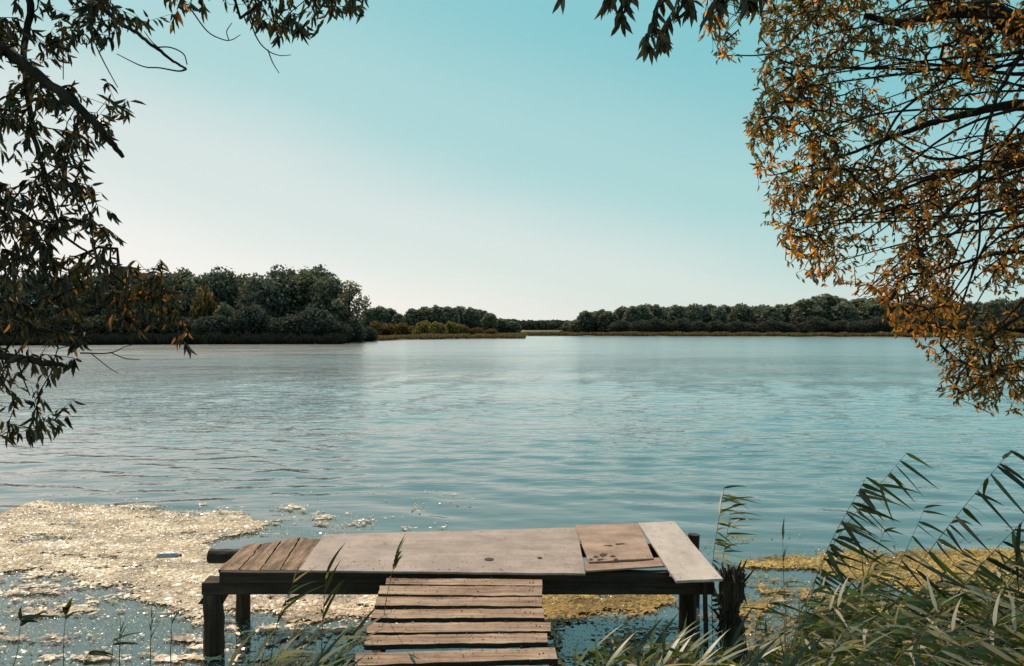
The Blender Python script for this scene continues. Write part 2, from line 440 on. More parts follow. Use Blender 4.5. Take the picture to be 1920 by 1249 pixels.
# ------------------------------------------------------------------ right golden willow
def pal_right(p, k):
    gold = fbm(p[:,0]*1.9+5, p[:,2]*1.9+p[:,1]*.8, 3)
    zz = np.clip((p[:,2]-3.4)/2.0, 0, 1)
    m = np.clip((gold-.40)*5, 0, 1)
    m = m*np.clip(1.15-.35*np.abs(p[:,0]-2.2), .3, 1)
    g = np.array([.085,.088,.022])*NR.uniform(.5, 1.6, (k,1))
    o = np.array([.58,.30,.06])*NR.uniform(.5, 1.4, (k,1))*np.array([[1,1,1]])
    pick = (NR.random(k) < m*.74)
    c = np.where(pick[:,None], o, g)
    e = NR.random(k) < .15; c[e] = np.array([.20,.11,.03])
    return c
Rpoly = [(1310,-120),(1318,20),(1335,110),(1390,112),(1412,130),(1425,200),(1400,215),(1415,300),(1430,330),(1435,420),(1475,455),(1500,510),(1560,525),(1640,545),(1660,600),(1700,630),(1745,650),(1760,720),(1800,745),(1880,770),(2120,790),(2120,-120)]
FAN = []
for _ in range(46):
    a0 = rnd.uniform(-.25, .95); x0 = rnd.uniform(1940, 2120); y0 = rnd.uniform(-60, 420); D0 = rnd.uniform(4.4, 5.6)
    x1 = rnd.uniform(1450, 1800); y1 = y0+rnd.uniform(-30, 330)*(1.25 if x1 > 1600 else .7); x1 = max(x1, np.interp(y1, [0,100,300,420,520,600,700], [1330,1420,1430,1450,1560,1690,1780]))
    mx_, my_ = (x0+x1)/2, (y0+y1)/2-rnd.uniform(-25, 60); r0_ = rnd.uniform(2.2, 4.2)
    FAN.append([(x0,y0,D0,r0_),(mx_+rnd.uniform(-20,20),my_,D0,r0_*.65),(x1+30,y1-12,D0,r0_*.35),(x1,y1+rnd.uniform(0,18),D0,.7)])
def rdn(x, y):
    d = np.clip(fbm(x/70+3, y/70, 3)*3.2-1.0, .08, 1)
    d = np.where((y > 600) & (y < 700), d*1.0, d)
    d = np.where((x < 1420) & (y < 110), d*.6, d)
    return d*np.where(y > 660, .8, 1)
willow('willow_tree', 'autumn willow with golden brown leaves filling the right side of the picture',
    ((4.9, 4.6, .2), (4.3, 5.3, 8.2), .34, .17, (.2,0,0)),
    [ [(2350,380,5.2,34),(2120,180,5.1,26),(1920,62,5.0,20),(1850,20,5.0,17),(1780,22,5.0,11),(1690,44,5.0,8),(1620,30,5.0,5)],
      [(2300,320,5.3,16),(2080,210,5.2,12),(1920,195,5.2,9),(1800,217,5.1,7),(1735,235,5.1,6),(1660,262,5.1,4),(1560,300,5.1,2.4),(1450,330,5.1,1.2)],
      [(2250,150,5.6,9),(2050,150,5.5,6),(1920,140,5.5,4),(1780,133,5.5,3.2),(1620,128,5.4,2.8),(1520,126,5.4,2.4),(1460,112,5.4,1.8),(1425,70,5.4,1)],
      [(2250,420,5.0,11),(2050,330,4.9,7),(1920,310,4.9,5),(1800,322,4.9,4),(1700,352,4.9,3),(1600,410,4.9,1.8),(1520,440,4.9,1)],
      [(2200,60,4.8,10),(2000,20,4.8,6),(1920,95,4.8,4),(1862,200,4.8,3.2),(1835,330,4.8,2.8),(1835,460,4.8,2),(1800,580,4.8,1)],
      [(2100,-60,5.0,9),(1960,0,5.0,6),(1860,62,5.0,4),(1770,150,5.0,3.2),(1690,210,5.0,2.6),(1620,320,5.0,1.6),(1570,370,5.0,.9)],
      [(2250,560,5.2,10),(2050,500,5.2,6),(1920,472,5.2,4),(1830,485,5.2,3),(1740,520,5.2,2),(1680,580,5.2,1)],
      [(2250,600,4.7,9),(2050,560,4.7,6),(1920,590,4.7,3.6),(1850,640,4.7,2.4),(1800,700,4.7,1.2)],
      [(2200,-200,5.2,12),(2000,-160,5.2,8),(1800,-120,5.2,6),(1600,-60,5.2,4),(1520,40,5.2,2.6),(1450,100,5.2,1.6),(1340,105,5.2,.9)] ,
      [(2200,260,5.8,9),(2000,240,5.8,5),(1900,260,5.8,3.6),(1760,300,5.8,3),(1640,240,5.8,2),(1540,190,5.8,1.2)],
      [(2200,-150,2.9,13),(1900,-190,2.6,10),(1600,-170,2.4,7),(1400,-90,2.3,5),(1300,-40,2.25,3.5),(1240,10,2.25,2),(1225,45,2.25,1.2)],
      ],
    FAN+[ [(1290,-20,2.25,2),(1275,20,2.25,1.6),(1250,48,2.25,1.2),(1235,66,2.25,.8)] ],
    [ ([Rpoly], 9000, 4.3, 6.2, rdn) ],
    pal_right, M['leaf_gold'], .056, .0145, .11, .0013, 1.7, .6, rmax=.011, spread=.45)

# big leaves of a nearer drooping spray, top right of centre (hang from the long branch that reaches over the viewer)
spray = thing('willow_spray', 'drooping spray of large dark leaves hanging from above left of the golden willow', 'branch', Q(1230,-60,2.3))
so = -Q(1230,-60,2.3)
stems = [[(1330,-110),(1360,-50),(1350,-10),(1330,25)], [(1330,-110),(1420,-60),(1420,-20),(1415,10)], [(1300,-110),(1270,-50),(1290,-10),(1300,15)], [(1280,-110),(1190,-50),(1150,-20),(1135,0)], [(1330,-110),(1280,-60),(1235,0),(1220,50),(1215,85)], [(1300,-90),(1200,-40),(1170,10),(1165,40)], [(1330,-110),(1340,-40),(1390,-20),(1400,0)], [(1300,-120),(1150,-70),(1060,-40),(1055,-10)], [(1330,-110),(1290,-30),(1262,20),(1238,60),(1240,75)]]
T = Tubes(); lp = []; ld_ = []
for s_ in stems:
    p = spline([Q(a, b, 2.3+NR.uniform(-.06,.06)) for a, b in s_], 5)+so
    T.add(p, np.linspace(.0035, .0012, len(p)), 5, cap=False)
    for i in range(7 if s_[-1][0] != 1055 else 14, len(p)):
        for _ in range(2 if s_[-1][0] != 1055 else 1):
            lp.append(p[i]); ld_.append(np.array([NR.normal(0,.45), NR.normal(0,.4), -1+NR.normal(0,.25)]))
T.build('twigs', M['twig'], spray)
lp = np.array(lp); ld_ = np.array(ld_); k = len(lp)
v, f, c = leaf_arrays(lp, ld_, NR.normal(0,1,(k,3))+np.array([0,-1,.3]), NR.uniform(.045,.08,k), NR.uniform(.012,.018,k), np.array([.030,.028,.012])*NR.uniform(.6,1.6,(k,1)), .15)
mesh('foliage', v, f, M['leaf_dark'], spray, c)

# ------------------------------------------------------------------ far trees
def tree_proto(seed, H, W, nleaf, size, pal, base=.06, airy=0, lobes=22, trunk=True):
    g = np.random.default_rng(seed)
    V = []; C = []
    ctr = []
    for i in range(lobes):
        t = base+.06+(.9-base)*(i+g.uniform(.2,.8))/lobes
        env = (math.sin(math.pi*min(1, (t-base)/(1-base))**.75))**.6 if t > .3 else .9
        a = g.uniform(0, 6.283); rr = W*.5*env*g.uniform(.25, .78)
        lr = W*g.uniform(.12, .22)*(1.1-.35*t)
        ctr.append((rr*math.cos(a), rr*math.sin(a), t*H*.95, lr, lr*g.uniform(.7, 1.0), g.uniform(.6, 1.3)))
    w = np.array([c[3]**2 for c in ctr]); w /= w.sum()
    idx = g.choice(len(ctr), nleaf, p=w); cc = np.array(ctr)[idx]
    d = norm(g.normal(0, 1, (nleaf,3))); rad = g.uniform(.55, 1.08, nleaf)**.5*(1+.20*g.normal(0,1,nleaf))
    pos = cc[:,:3]+d*np.stack([cc[:,3]*rad, cc[:,3]*rad, cc[:,4]*rad], -1)
    fill = g.random(nleaf) < (0 if size < .37 and base > .1 else .38)
    th_ = g.uniform(0, 6.283, nleaf); tz = g.uniform(base*.5, .9, nleaf); er = W*.46*np.sqrt(g.random(nleaf))*np.sqrt(np.clip(1-((tz-.42)/.56)**2, 0, 1))
    pos[fill] = np.stack([er*np.cos(th_), er*np.sin(th_), tz*H], -1)[fill]
    pos[:,2] = np.maximum(pos[:,2], .05)
    n = norm(d+g.normal(0, .7, (nleaf,3))); s = norm(np.cross(n, g.normal(0,1,(nleaf,3)))); u = np.cross(n, s)
    sz = (size*g.uniform(.5, 1.2, nleaf))[:,None]
    v = np.stack([pos-s*sz*.6-u*sz*.4, pos+s*sz*.5-u*sz*.5, pos+s*sz*.6+u*sz*.45, pos-s*sz*.4+u*sz*.6], 1).reshape(-1,3)
    f = np.arange(nleaf*4).reshape(-1,4)
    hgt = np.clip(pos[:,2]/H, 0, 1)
    shade = (.75+.75*hgt)*cc[:,5]*(1-.35*(d[:,2] < -.2))*g.uniform(.6, 1.4, nleaf)  # tops lighter, lobe undersides darker: daylight put into the leaf colour
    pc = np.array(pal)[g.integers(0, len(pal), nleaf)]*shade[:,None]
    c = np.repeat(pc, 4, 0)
    return v, f, c, ctr

def make_tree(name, label, group, seed, H, W, nleaf, size, pal, **kw):
    r = thing(name, label, 'tree' if 'tree' in name else 'shrub', (0,0,0), 0, group)
    v, f, c, ctr = tree_proto(seed, H, W, nleaf, size, pal, **kw)
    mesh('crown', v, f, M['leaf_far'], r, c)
    g = np.random.default_rng(seed+5)
    T = Tubes(); k = H/14
    T.add([(0,0,-.3), (.1*k,0,H*.2), (.2*k,.1*k,H*.5), (0,.1*k,H*.85)], [.32*k,.26*k,.18*k,.05*k], 7)
    for c_ in ctr[::2]:
        z0 = min(c_[2]*.6, H*.6); T.add([(.15*k,.05*k,z0), (c_[0]*.5, c_[1]*.5, (z0+c_[2])/2), c_[:3]], [.11*k,.07*k,.03*k], 5)
    T.build('trunk', M['bark'], r)
    return r
DK = [(.115,.125,.088),(.095,.11,.088),(.14,.135,.085),(.105,.11,.095)]  # leaf tones lightened to carry the distance haze in their colour
OL = [(.19,.17,.09),(.15,.15,.09),(.21,.17,.09)]
GR = [(.17,.155,.135),(.14,.135,.12),(.20,.17,.14)]
BR = [(.17,.10,.045),(.12,.085,.04),(.20,.13,.05),(.10,.08,.035)]
YL = [(.22,.19,.06),(.15,.14,.05),(.28,.20,.07)]
PB = [(.16,.16,.11),(.12,.125,.08)]
protos = {}
def proto(key, *a, **k): protos[key] = (make_tree(*a, **k), a[4] if False else a)
used = set()
def place(key, px, top, D, wpx=None, label=None, group=None, z0=.3, baseH=None, baseW=None):
    r, a = protos[key]; H0, W0 = a[4], a[5]
    H = (HY-top)*D/F+CH-z0
    o = r if key not in used else copy_tree(r); used.add(key)
    x, y = (px-CX)*D/F, D
    z = float(gheight(np.array([x]), np.array([y]))[0])
    o.location = (x, y, max(z-.1, -.1))
    sz = H/H0; sx = (wpx*D/F)/W0 if wpx else sz
    o.scale = (sx, sx, sz)
    # thinner foliage varies by turning each copy
    o.rotation_euler = (0, 0, rnd.random()*6.28)
    if label: o['label'] = label
    if group: o['group'] = group
    return o
G1 = 'trees of the dark wood on the left shore'
L1 = 'broad dark green tree in the wood standing at the water on the left shore'
proto('a', 'broadleaf_tree', L1, G1, 1, 14, 11, 6500, .42, DK, lobes=30)
proto('b', 'broadleaf_tree', L1, G1, 2, 14, 10, 6500, .42, DK+OL[:1], lobes=26)
proto('c', 'broadleaf_tree', L1, G1, 3, 14, 12, 7000, .42, DK[:2]+GR[:1], lobes=34)
proto('airy', 'broadleaf_tree', 'thin crowned tree with sky showing through at the right end of the left wood', None, 4, 13, 8, 1900, .36, GR+OL, lobes=20, base=.2)
protos['airy'][0].pop('group', None)
proto('pale', 'pale_shrub', 'small pale olive willow bush standing out against the dark left wood', None, 15, 7, 6, 2500, .34, PB, lobes=12, base=.3)
protos['pale'][0].pop('group', None)
proto('bush', 'shore_shrub', 'dark rounded shrub at the waterline below the left wood', 'shrubs at the foot of the left wood', 5, 7, 9, 5200, .36, [(.07,.08,.065),(.06,.07,.06),(.085,.078,.06)], lobes=20, base=.0)
DK = [tuple(c*1.35 for c in q) for q in DK]  # paler set for the farther trees, more haze put into the colour
proto('far1', 'distant_tree', 'dark tree in the long wood on the far right shore', 'trees of the far right wood', 6, 14, 8, 4200, .6, DK+OL[:1], lobes=18)
proto('far2', 'distant_tree', 'dark tree in the long wood on the far right shore', 'trees of the far right wood', 7, 14, 9, 4400, .6, DK, lobes=22)
proto('far3', 'distant_tree', 'dark tree in the long wood on the far right shore', 'trees of the far right wood', 8, 14, 7, 3200, .6, DK+GR[:1], lobes=16, base=.12)
proto('brown', 'autumn_shrub', 'rust brown shrub on the reedy spit', 'brown shrubs on the spit', 9, 4, 7, 2400, .34, BR, lobes=14, base=0)
proto('yellow', 'autumn_shrub', 'yellow green shrub on the reedy spit', 'yellow green shrubs on the spit', 10, 4, 6, 2400, .34, YL, lobes=14, base=0)

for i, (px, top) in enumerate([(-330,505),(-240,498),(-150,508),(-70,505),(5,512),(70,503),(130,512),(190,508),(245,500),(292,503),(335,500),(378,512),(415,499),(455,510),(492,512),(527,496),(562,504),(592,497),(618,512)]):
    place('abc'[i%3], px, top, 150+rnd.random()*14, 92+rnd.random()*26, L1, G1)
place('airy', 655, 520, 147, 78)
for i, (px, top, w) in enumerate([(-280,590,120),(-170,585,120),(-60,580,130),(40,590,120),(120,586,120),(200,588,110),(270,576,110),(340,592,100),(395,590,80),(432,600,70),(470,570,90),(535,592,100),(590,575,90),(630,600,70),(660,606,60),(690,612,44)]):
    place('bush', px, top, 137+max(0, (px-640))*.45+rnd.random()*4, w)
place('pale', 421, 566, 140, 44)
# greyish bush
o = place('brown', 385, 540, 146, 60, 'dull brown crown between dark trees of the left wood'); o.pop('group', None)

# spit shrubs
for px, top, w in [(705,604,34),(728,608,40),(752,606,44),(776,612,36),(868,610,34),(893,614,36),(920,617,34)]:
    place('brown', px, top, 232+rnd.random()*14, w, 'rust brown shrub on the reedy spit', 'brown shrubs on the spit')
for px, top, w in [(795,602,44),(820,604,40),(846,603,36),(862,608,30)]:
    place('yellow', px, top, 226+rnd.random()*10, w, 'yellow green shrub on the reedy spit', 'yellow green shrubs on the spit')
# trees behind the spit
G2 = 'trees behind the spit'; L2 = 'dark tree of the grove behind the shrubs of the spit'
for i, (px, top, w) in enumerate([(697,577,34),(714,574,34),(732,578,32),(748,588,26),(765,590,30),(775,578,34),(797,574,36),(820,572,36),(842,574,36),(862,573,34),(884,576,34),(902,580,32),(918,586,28),(940,598,30),(962,603,28)]):
    place(('far1','far2','far3')[i%3], px, top, 300+rnd.random()*20, w*1.25, L2, G2)
G3 = 'trees of the far right wood'; L3 = 'dark tree in the long wood on the far right shore'
prof = [(1072,601),(1085,598),(1098,581),(1114,583),(1126,579),(1140,582),(1156,586),(1170,573),(1186,572)]
x = 1200
while x < 1480: prof.append((x, 570+rnd.uniform(-3,4))); x += rnd.uniform(13, 17)
prof += [(1492,566),(1512,558),(1532,553),(1550,549),(1566,553),(1584,566),(1603,560),(1618,557),(1636,562)]
x = 1652
while x < 2150: prof.append((x, rnd.uniform(553,568))); x += rnd.uniform(17, 24)
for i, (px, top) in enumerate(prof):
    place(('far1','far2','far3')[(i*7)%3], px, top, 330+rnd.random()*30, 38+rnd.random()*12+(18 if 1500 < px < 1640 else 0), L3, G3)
for px in range(1170, 2150, 34):
    place('bush', px+rnd.uniform(-8,8), 600+rnd.uniform(-6,6), 318+rnd.random()*8, 52, 'low dark shrub in front of the long wood on the far right shore', 'shrubs along the far right wood')

# distant wood on the horizon: one mass
def mass(name, label, pts, n, size, pal, depth, cat):
    xs = [p[0] for p in pts]; V = []; C = []
    x = NR.uniform(min(xs), max(xs), n); D = np.interp(x, xs, [p[2] for p in pts])+NR.uniform(0, depth, n)
    top = np.interp(x, xs, [p[1] for p in pts])+3.5*(fbm(x/7, x*0, 3)-.5)
    h = (HY-top)*D/F+CH-.3; z = .3+h*NR.random(n)**.7
    pos = np.stack([(x-CX)*D/F, D, z], -1)
    s = norm(NR.normal(0,1,(n,3))); u = norm(np.cross(s, NR.normal(0,1,(n,3)))); sz = (size*NR.uniform(.5,1.2,n))[:,None]
    v = np.stack([pos-s*sz*.6-u*sz*.4, pos+s*sz*.5-u*sz*.5, pos+s*sz*.6+u*sz*.45, pos-s*sz*.4+u*sz*.6], 1).reshape(-1,3)
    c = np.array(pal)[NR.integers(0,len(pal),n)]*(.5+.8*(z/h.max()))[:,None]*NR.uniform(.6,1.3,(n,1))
    tag(mesh(name, v, np.arange(n*4).reshape(-1,4), M['leaf_far'], None, np.repeat(c,4,0)), label, cat, kind='stuff')
HZ = [(.065,.078,.065),(.055,.066,.06),(.075,.08,.06)]
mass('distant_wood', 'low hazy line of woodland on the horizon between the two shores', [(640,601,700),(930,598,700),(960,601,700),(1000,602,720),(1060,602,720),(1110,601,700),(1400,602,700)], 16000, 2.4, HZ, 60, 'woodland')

# reed belts along far shores
def belt(name, label, px0, px1, n, hmin, hmax, pal, d0, d1, wid=.07, cat='reeds'):
    px = NR.uniform(px0, px1, n); az = np.arctan((px-CX)/F)
    R = shore(az)+NR.uniform(d0, d1, n)
    x = R*np.sin(az); y = R*np.cos(az); z = np.maximum(gheight(x, y), -.1)
    h = NR.uniform(hmin, hmax, n)*(.6+.8*fbm(px/14, px*0, 3)); le = NR.normal(.1,.25,n)*h; w = wid*NR.uniform(.6,1.5,n)
    v = np.stack([np.stack([x-w,y,z],-1), np.stack([x+w,y,z],-1), np.stack([x+le+w*.5,y,z+h],-1), np.stack([x+le-w*.5,y,z+h],-1)], 1).reshape(-1,3)
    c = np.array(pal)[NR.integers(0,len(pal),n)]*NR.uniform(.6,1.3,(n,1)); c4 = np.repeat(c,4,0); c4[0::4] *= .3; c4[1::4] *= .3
    tag(mesh(name, v, np.arange(n*4).reshape(-1,4), M['belt'], None, c4), label, cat, kind='stuff')
TN = [(.22,.155,.075),(.16,.115,.055),(.26,.20,.10),(.12,.10,.045)]
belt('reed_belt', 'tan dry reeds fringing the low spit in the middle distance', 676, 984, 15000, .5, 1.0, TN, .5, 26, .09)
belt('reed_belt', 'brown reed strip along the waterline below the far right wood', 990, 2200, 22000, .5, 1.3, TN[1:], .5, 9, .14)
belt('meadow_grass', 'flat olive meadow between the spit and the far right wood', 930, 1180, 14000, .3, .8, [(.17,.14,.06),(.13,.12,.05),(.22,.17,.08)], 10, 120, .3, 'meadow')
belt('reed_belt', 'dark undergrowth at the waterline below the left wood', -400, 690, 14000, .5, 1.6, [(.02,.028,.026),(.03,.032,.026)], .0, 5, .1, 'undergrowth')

# ------------------------------------------------------------------ jetty
def slab(name, top4, th, mat, parent, nx=8, ny=6, rough=.0, label=None, bev=.003, ragged=0, side=None):
    """board from four top corners (near-left, near-right, far-right, far-left)"""
    a, b, c, d = [np.array(p, float) for p in top4]
    U, W = np.meshgrid(np.linspace(0,1,nx+1), np.linspace(0,1,ny+1), indexing='ij')
    u = U[...,None]; w = W[...,None]
    top = (a*(1-u)+b*u)*(1-w)+(d*(1-u)+c*u)*w
    if rough:
        top[...,2] += (fbm(top[...,0]*9+top[0,0,0]*50, top[...,1]*9, 3)-.5)*rough
        e = (U == 0)|(U == 1)|(W == 0)|(W == 1)
        top[...,0] += e*(fbm(top[...,1]*23+3, top[...,0]*9, 3)-.5)*rough*1.2
        top[...,1] += e*(fbm(top[...,0]*23+7, top[...,1]*9, 3)-.5)*(rough*1.2+ragged*(W > .99))
    bot = top.copy(); bot[...,2] -= th
    n = (nx+1)*(ny+1); V = np.vstack([top.reshape(-1,3), bot.reshape(-1,3)])
    I = lambda i, j: i*(ny+1)+j
    Fs = []
    for i in range(nx):
        for j in range(ny):
            Fs.append((I(i,j), I(i+1,j), I(i+1,j+1), I(i,j+1))); Fs.append((n+I(i,j), n+I(i,j+1), n+I(i+1,j+1), n+I(i+1,j)))
    for i in range(nx):
        Fs.append((I(i,0), n+I(i,0), n+I(i+1,0), I(i+1,0))); Fs.append((I(i,ny), I(i+1,ny), n+I(i+1,ny), n+I(i,ny)))
    for j in range(ny):
        Fs.append((I(0,j), I(0,j+1), n+I(0,j+1), n+I(0,j))); Fs.append((I(nx,j), n+I(nx,j), n+I(nx,j+1), I(nx,j+1)))
    off = np.array(parent.location) if parent is not None else 0
    o = mesh(name, V-off, Fs, mat, parent)
    if side:  # side faces take a darker tone, painting in shade between boards
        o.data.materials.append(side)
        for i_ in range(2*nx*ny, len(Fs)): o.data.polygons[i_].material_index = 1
    if bev:
        m = o.modifiers.new('bevel', 'BEVEL'); m.width = bev; m.segments = 2; m.limit_method = 'ANGLE'; m.angle_limit = math.radians(50)
    if label: o['label'] = label
    return o

jetty = thing('jetty', 'small weathered wooden jetty patched with plywood sheets over the water', 'jetty', (-.5, 6.3, 0))
JO = -np.array(jetty.location)
zl = .684
# four rough planks at the left end
nearx = [407, 447, 487, 524, 590]; farx = [457, 492, 529, 563, 625]; fary = [1022, 1019, 1013, 1009, 1011]
for i in range(4):
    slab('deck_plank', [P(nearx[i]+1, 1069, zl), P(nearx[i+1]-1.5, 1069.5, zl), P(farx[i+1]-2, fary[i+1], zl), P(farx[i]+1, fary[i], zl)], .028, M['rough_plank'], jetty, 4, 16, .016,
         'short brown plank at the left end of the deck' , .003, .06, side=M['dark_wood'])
def sheet(name, pts, z, th, mat, label): 
    return slab(name, [P(a, b, z) for a, b in pts], th, mat, jetty, 40, 12, .007, label, .002)
sheet('deck_sheet', [(560,1070),(1098,1076),(1082,989),(607,1002.5)], .708, .017, M['ply_grey'], 'long grey plywood sheet over the middle of the deck')
slab('deck_plank', [P(1099,1071,.722), P(1256,1060.5,.722), P(1240,1046,.722), P(1096,1052,.722)], .014, M['ply_tan'], jetty, 8, 3, .006, 'narrow pale strip at the front edge under the tan sheet', .002)
sheet('deck_sheet', [(1104,1054),(1226,1047),(1197,981.5),(1078,985)], .738, .014, M['ply_tan'], 'tan plywood sheet with dark stains')
sheet('deck_board', [(1268,1090),(1356,1086),(1265,978),(1197,980.5)], .752, .02, M['ply_white'], 'wide pale board across the right end')
# stains and knot holes
def blob(cx, cy, z, rx, ry, seed, mat, name='stain'):
    g = random.Random(seed); c = P(cx, cy, z); V = [c+JO]; 
    for i in range(40):
        a = i*2*math.pi/40; k = 1 if name == 'knot_hole' else .25+1.5*float(fbm(np.array([math.cos(a)*2.2+seed*7.3]), np.array([math.sin(a)*2.2]), 3)[0])**1.3; q = P(cx+rx*k*math.cos(a), cy+ry*k*math.sin(a), z); V.append(q+JO)
    return mesh(name, V, [(0, 1+(i+1)%40, 1+i) for i in range(40)], mat, jetty)
ms, nt, out = newmat('dark_stain'); b = N(nt, 'ShaderNodeBsdfPrincipled', Roughness=.9)
nn = N(nt, 'ShaderNodeTexNoise', Scale=60, Detail=4); rr_ = ramp(nt, nn.outputs[0], [(.4, (.02,.012,.008)), (.7, (.10,.06,.035))]); nt.links.new(rr_.outputs[0], b.inputs['Base Color']); nt.links.new(b.outputs[0], out.inputs[0])
zs = .7125
for cx, cy, rx, ry in [(917,1049,9,2.6),(1012,1046,4.6,1.6)]: blob(cx, cy, zs, rx, ry, cx, ms, 'knot_hole')
zt = .7425
for i, (cx, cy, rx, ry) in enumerate([(1164,1020,12,1.0),(1140,1023,9,.8),(1132,1040,7,3),(1148,1043,5,2),(1118,1044,7,1.6),(1155,1049,4,1.6),(1126,1049,8,1.4),(1108,1049,4,2)]): blob(cx, cy, zt, rx, ry, i, ms)
mn, nt, out = newmat('rusty_nail'); b = N(nt, 'ShaderNodeBsdfPrincipled', Roughness=.6, Metallic=.4); nn = N(nt, 'ShaderNodeTexNoise', Scale=200); rr_ = ramp(nt, nn.outputs[0], [(.3,(.03,.015,.01)),(.7,(.12,.05,.03))]); nt.links.new(rr_.outputs[0], b.inputs['Base Color']); nt.links.new(b.outputs[0], out.inputs[0])
def nails(spots, root, off):
    T = Tubes(); T.add(np.array([[0,0,-.004],[0,0,.0022]]), .0045, 7); o = T.build('nail', mn, root, smooth=False)
    for i, p in enumerate(spots):
        q = o if i == 0 else o.copy()
        if i: COL.objects.link(q)
        q.parent = root; q.location = tuple(p+off)
nails([P(x_, y_, .7095) for x_, y_ in ((580,1066),(700,1067),(822,1068),(940,1069),(1080,1070),(622,1007),(760,1003),(900,998),(1060,994))]+[P(x_, y_, .7395) for x_, y_ in ((1110,1050),(1215,1044),(1086,989),(1190,985))]+[P(x_, y_, .7535) for x_, y_ in ((1276,1084),(1344,1081),(1206,984),(1258,982))], jetty, JO)
# beams
def beam(name, x0, x1, y0, y1, z0, z1, mat, label=None, rough=.012, n=24, sag=0):
    o = slab(name, [(x0,y0,z1),(x1,y0,z1),(x1,y1,z1),(x0,y1,z1)], z1-z0, mat, jetty, n, 3, rough, label, .006)
    return o
xa = lambda px, D: (px-CX)*D/F
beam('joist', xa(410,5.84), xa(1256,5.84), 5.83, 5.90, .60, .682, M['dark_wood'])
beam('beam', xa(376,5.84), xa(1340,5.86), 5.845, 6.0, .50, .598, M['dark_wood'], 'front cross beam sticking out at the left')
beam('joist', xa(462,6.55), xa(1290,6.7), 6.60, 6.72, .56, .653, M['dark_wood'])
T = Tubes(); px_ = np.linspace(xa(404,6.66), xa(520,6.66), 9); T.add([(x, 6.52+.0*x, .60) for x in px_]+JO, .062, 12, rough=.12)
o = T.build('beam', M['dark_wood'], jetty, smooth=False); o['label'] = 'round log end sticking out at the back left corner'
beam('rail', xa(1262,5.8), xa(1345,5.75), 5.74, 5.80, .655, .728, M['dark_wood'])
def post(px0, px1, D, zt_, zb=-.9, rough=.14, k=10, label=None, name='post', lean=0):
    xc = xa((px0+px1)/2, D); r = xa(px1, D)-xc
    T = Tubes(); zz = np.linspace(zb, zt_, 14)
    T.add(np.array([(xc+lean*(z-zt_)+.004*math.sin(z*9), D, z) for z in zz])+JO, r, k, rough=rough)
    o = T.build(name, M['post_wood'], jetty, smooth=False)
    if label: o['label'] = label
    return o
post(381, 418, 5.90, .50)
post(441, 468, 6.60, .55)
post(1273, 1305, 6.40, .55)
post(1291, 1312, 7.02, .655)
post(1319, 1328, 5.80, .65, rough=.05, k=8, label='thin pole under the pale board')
for py in ():
    pass
# wedge-shaped splinters where the front left post carries the beam
for s_, (a, b_, c_) in enumerate([((369,1134),(392,1134),(388,1111)), ((417,1134),(430,1112),(416,1111))]):
    D0 = 5.87; V = [Q(*p, D) + JO for D in (D0, D0+.1) for p in (a, b_, c_)]
    o = mesh('bracket', V, [(0,1,2),(5,4,3),(0,3,4,1),(1,4,5,2),(2,5,3,0)], M['post_wood'], jetty)

# shaggy broken stump at the right front corner
T = Tubes()
xs0 = xa(1376, 5.74)
zz = np.linspace(-.9, .66, 18)
T.add(np.array([(xs0+.01*math.sin(z*7), 5.78, z) for z in zz])+JO-0, [.068+.016*math.sin(z*11)+.012*math.sin(z*29) for z in zz], 18, rough=.5, cap=False)
for i in range(110):
    a = NR.uniform(0, 6.28); z = NR.uniform(-.1, .72); r = .07
    p = np.array([xs0+r*math.cos(a), 5.78+r*math.sin(a), z]); d = np.array([math.cos(a)*.4, math.sin(a)*.4, NR.choice([-1,1])*1.0])+NR.normal(0,.25,3)
    L = NR.uniform(.04, .15); T.add(np.array([p, p+d*L*.6, p+d*L])+JO, [.014,.009,.002], 4, cap=False)
for i in range(90):
    a = NR.uniform(0, 6.28); rr2 = .08*math.sqrt(NR.random()); p = np.array([xs0+rr2*math.cos(a), 5.78+rr2*math.sin(a), .5]); hh = NR.uniform(.12, .26)
    T.add(np.array([p, p+[NR.normal(0,.008), NR.normal(0,.008), hh*.7], p+[NR.normal(0,.02), NR.normal(0,.02), hh]])+JO, [.016,.012,.003], 5)
o = T.build('post', M['post_wood'], jetty, smooth=False); o['label'] = 'rough splintered stump at the right front corner'

# ------------------------------------------------------------------ gangway
gang = thing('gangway', 'slatted wooden gangway leading from the bank to the jetty', 'gangway', (0, 4.6, 0))
GO = -np.array(gang.location)
def R_(px, py, dz=0):
    D = 2.591/((py-HY)/F+.115); return np.array([(px-CX)*D/F, D, .009+.115*D+dz])
rows = [(1085,1096,1087,1099, 724,1017,722,1017),(1099,1115,1100,1118, 712,1017,708,1017),(1120,1136,1121,1138, 706,1017,702,1017),(1144,1160,1142,1159, 701,1020,695,1021),
        (1169,1187,1166,1184, 690,1033,686,1033),(1193,1211,1189,1206, 688,1026,682,1027),(1225,1249,1215,1236, 668,1041,662,1046),(1256,1280,1248,1270, 668,1030,655,1036),(1292,1318,1284,1308,640,1050,636,1052),(1330,1362,1322,1352,625,1060,620,1062),(1376,1412,1368,1402,600,1070,596,1072)]
for i, (lf, ln, rf, rn, xlf, xrf, xln, xrn) in enumerate(rows):
    dz = NR.uniform(-.003, .003)
    slab('plank', [R_(xln, ln, dz), R_(xrn, rn, dz), R_(xrf, rf, dz), R_(xlf, lf, dz)], .034, M['ramp_plank'], gang, 40, 3, .009, None, .002, side=M['dark_wood'])  # plank sides coloured dark to paint the shade in the gaps
ns_ = []
